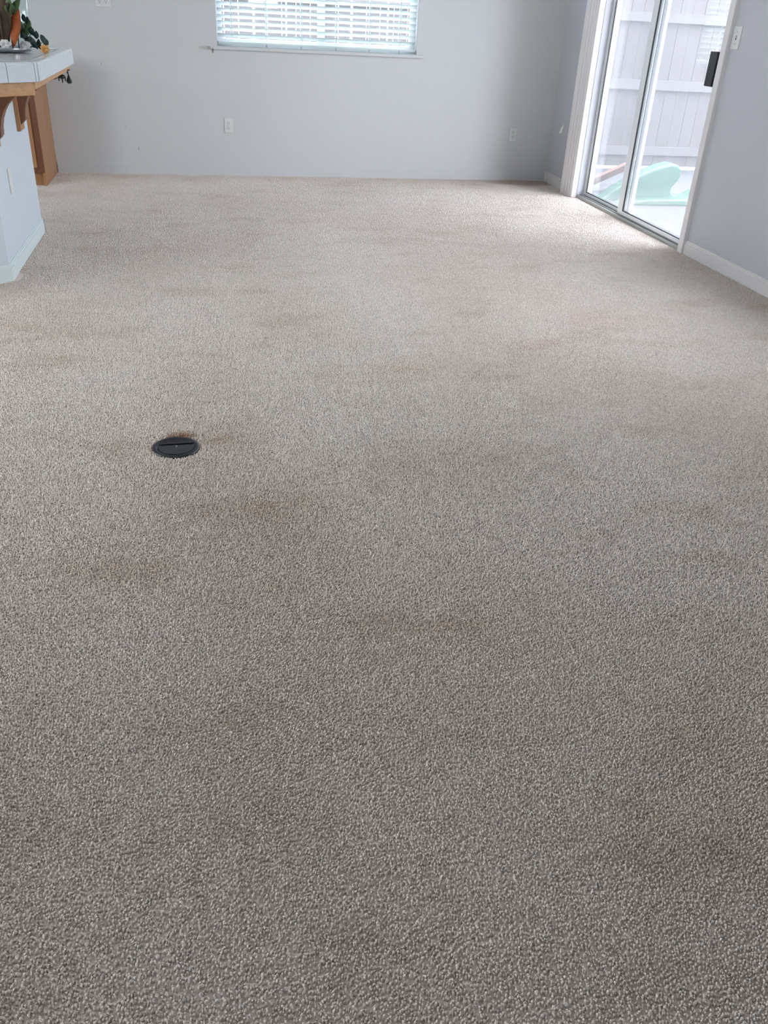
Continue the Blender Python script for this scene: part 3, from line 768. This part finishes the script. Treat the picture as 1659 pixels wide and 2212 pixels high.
def leaf(g, base_, tip, w, bend=0.01, segs=8, roll=0.0):
    """a cupped pointed leaf with thickness, from base to tip"""
    a = Vector(base_); c = Vector(tip); u = (c - a); L = u.length; u.normalize()
    side = u.cross(Vector((math.sin(roll), -math.cos(roll), 0.15))).normalized(); nn = side.cross(u).normalized()
    vs = []; fs = []
    for i in range(segs + 1):
        t = i / segs; ww = w * math.sin(math.pi * min(1, t * 0.94 + 0.03)) ** 0.8 * 0.5
        cpt = a + u * L * t + nn * bend * math.sin(math.pi * t)
        for s, zt in ((-1, .25), (0, 0), (1, .25)):
            vs.append(cpt + side * ww * s + nn * ww * zt)
        for s, zt in ((-1, .25), (0, 0), (1, .25)):
            vs.append(cpt + side * ww * s + nn * (ww * zt - 0.0015))
    for i in range(segs):
        q = i * 6; r_ = q + 6
        for k in (0, 1): fs += [(q + k, q + k + 1, r_ + k + 1, r_ + k), (q + 3 + k + 1, q + 3 + k, r_ + 3 + k, r_ + 3 + k + 1)]
        fs += [(q, r_, r_ + 3, q + 3), (q + 2, q + 5, r_ + 5, r_ + 2)]
    fs += [(0, 3, 4, 1), (1, 4, 5, 2)]; e = segs * 6; fs += [(e, e + 1, e + 4, e + 3), (e + 1, e + 2, e + 5, e + 4)]
    g.add(vs, fs, True)
b = MB(); leaf(b, (-0.888, 5.02, 1.105), (-0.848, 5.05, 1.275), 0.050, 0.006, 10)
obj('orange_leaf', b, M['leaf_orange'], ar)
b = MB(); R = random.Random(4)
for k in range(14):
    bx_, tx = -0.935 + R.uniform(-.03, .03), -0.915 + R.uniform(-.06, .045)
    leaf(b, (bx_ - .01, 5.035 + R.uniform(-.015, .02), 1.10), (tx - .012, 5.035 + R.uniform(-.02, .02), 1.24 + R.uniform(0, .14)), 0.055, 0.01, 8, R.uniform(-.6, .6))
obj('brown_leaves', b, M['leaf_brown'], ar)
b = MB()
for k in range(7): leaf(b, (-0.875 + R.uniform(-.01, .01), 5.04, 1.24), (-0.868 + R.uniform(-.035, .04), 5.04 + R.uniform(-.03, .03), 1.27 + R.uniform(.0, .045)), 0.035, 0.006, 6, R.uniform(-.8, .8))
for k in range(9): leaf(b, (-0.855 + R.uniform(-.01, .01), 5.10, 1.14), (-0.83 + R.uniform(-.02, .03), 5.09 + R.uniform(-.03, .03), 1.16 + R.uniform(.0, .06)), 0.03, 0.006, 6, R.uniform(-.8, .8))
obj('green_leaves', b, M['leaf_green'], ar)
b = MB(); b.tube([(-0.88, 5.11, 1.09), (-0.87, 5.11, 1.25)], .003); b.tube([(-0.91, 5.12, 1.09), (-0.915, 5.12, 1.28)], .003)
obj('stems', b, M['leaf_brown'], ar)
sg = thing('trailing_sprig', (-0.79, 5.07, ZT), 'dark leafy sprig with orange flower trailing over the counter beside the vase', 'artificial plant')
b = MB()
for (bx_, bz, tx, tz) in ((-0.822, 1.21, -0.832, 1.245), (-0.812, 1.195, -0.815, 1.235), (-0.80, 1.155, -0.806, 1.19), (-0.79, 1.15, -0.797, 1.185), (-0.785, 1.14, -0.780, 1.175),
                         (-0.80, 1.10, -0.812, 1.15), (-0.785, 1.095, -0.795, 1.14), (-0.772, 1.095, -0.776, 1.14), (-0.79, 1.10, -0.775, 1.125), (-0.745, 1.12, -0.762, 1.16), (-0.738, 1.11, -0.745, 1.145), (-0.755, 1.12, -0.735, 1.135), (-0.835, 1.11, -0.82, 1.15), (-0.83, 1.13, -0.85, 1.17)):
    leaf(b, (bx_, 5.07, bz), (tx, 5.06 + R.uniform(-.015, .015), tz), 0.026, 0.004, 6, R.uniform(-.5, .5))
obj('leaves', b, M['leaf_dark'], sg)
b = MB(); b.tube([(-0.85, 5.08, ZT + .02), (-0.81, 5.075, 1.16), (-0.826, 5.07, 1.24)], .002); b.tube([(-0.85, 5.08, ZT + .02), (-0.79, 5.075, 1.11), (-0.75, 5.07, 1.13), (-0.745, 5.07, ZT + 0.001)], .002)
obj('stem', b, M['leaf_dark'], sg)
b = MB()
for k in range(7):
    a_ = k / 7 * 6.283; leaf(b, (-0.748, 5.055, 1.098), (-0.748 + .024 * math.cos(a_), 5.05, 1.098 + .022 * math.sin(a_)), 0.018, 0.003, 5)
obj('orange_petals', b, M['petal_o'], sg)
b = MB()
for k in range(8):
    a_ = k / 8 * 6.283; leaf(b, (-0.838, 5.055, 1.112), (-0.838 + .026 * math.cos(a_), 5.05, 1.112 + .018 * math.sin(a_)), 0.026, 0.004, 5)
obj('pale_petals', b, M['petal'], sg)
b = MB()
for k in range(6):
    a_ = k / 6 * 6.283; leaf(b, (-0.925, 5.015, 1.115), (-0.925 + .03 * math.cos(a_), 5.01, 1.115 + .02 * math.sin(a_)), 0.024, 0.004, 5)
obj('pale_petals', b, M['petal'], sg)
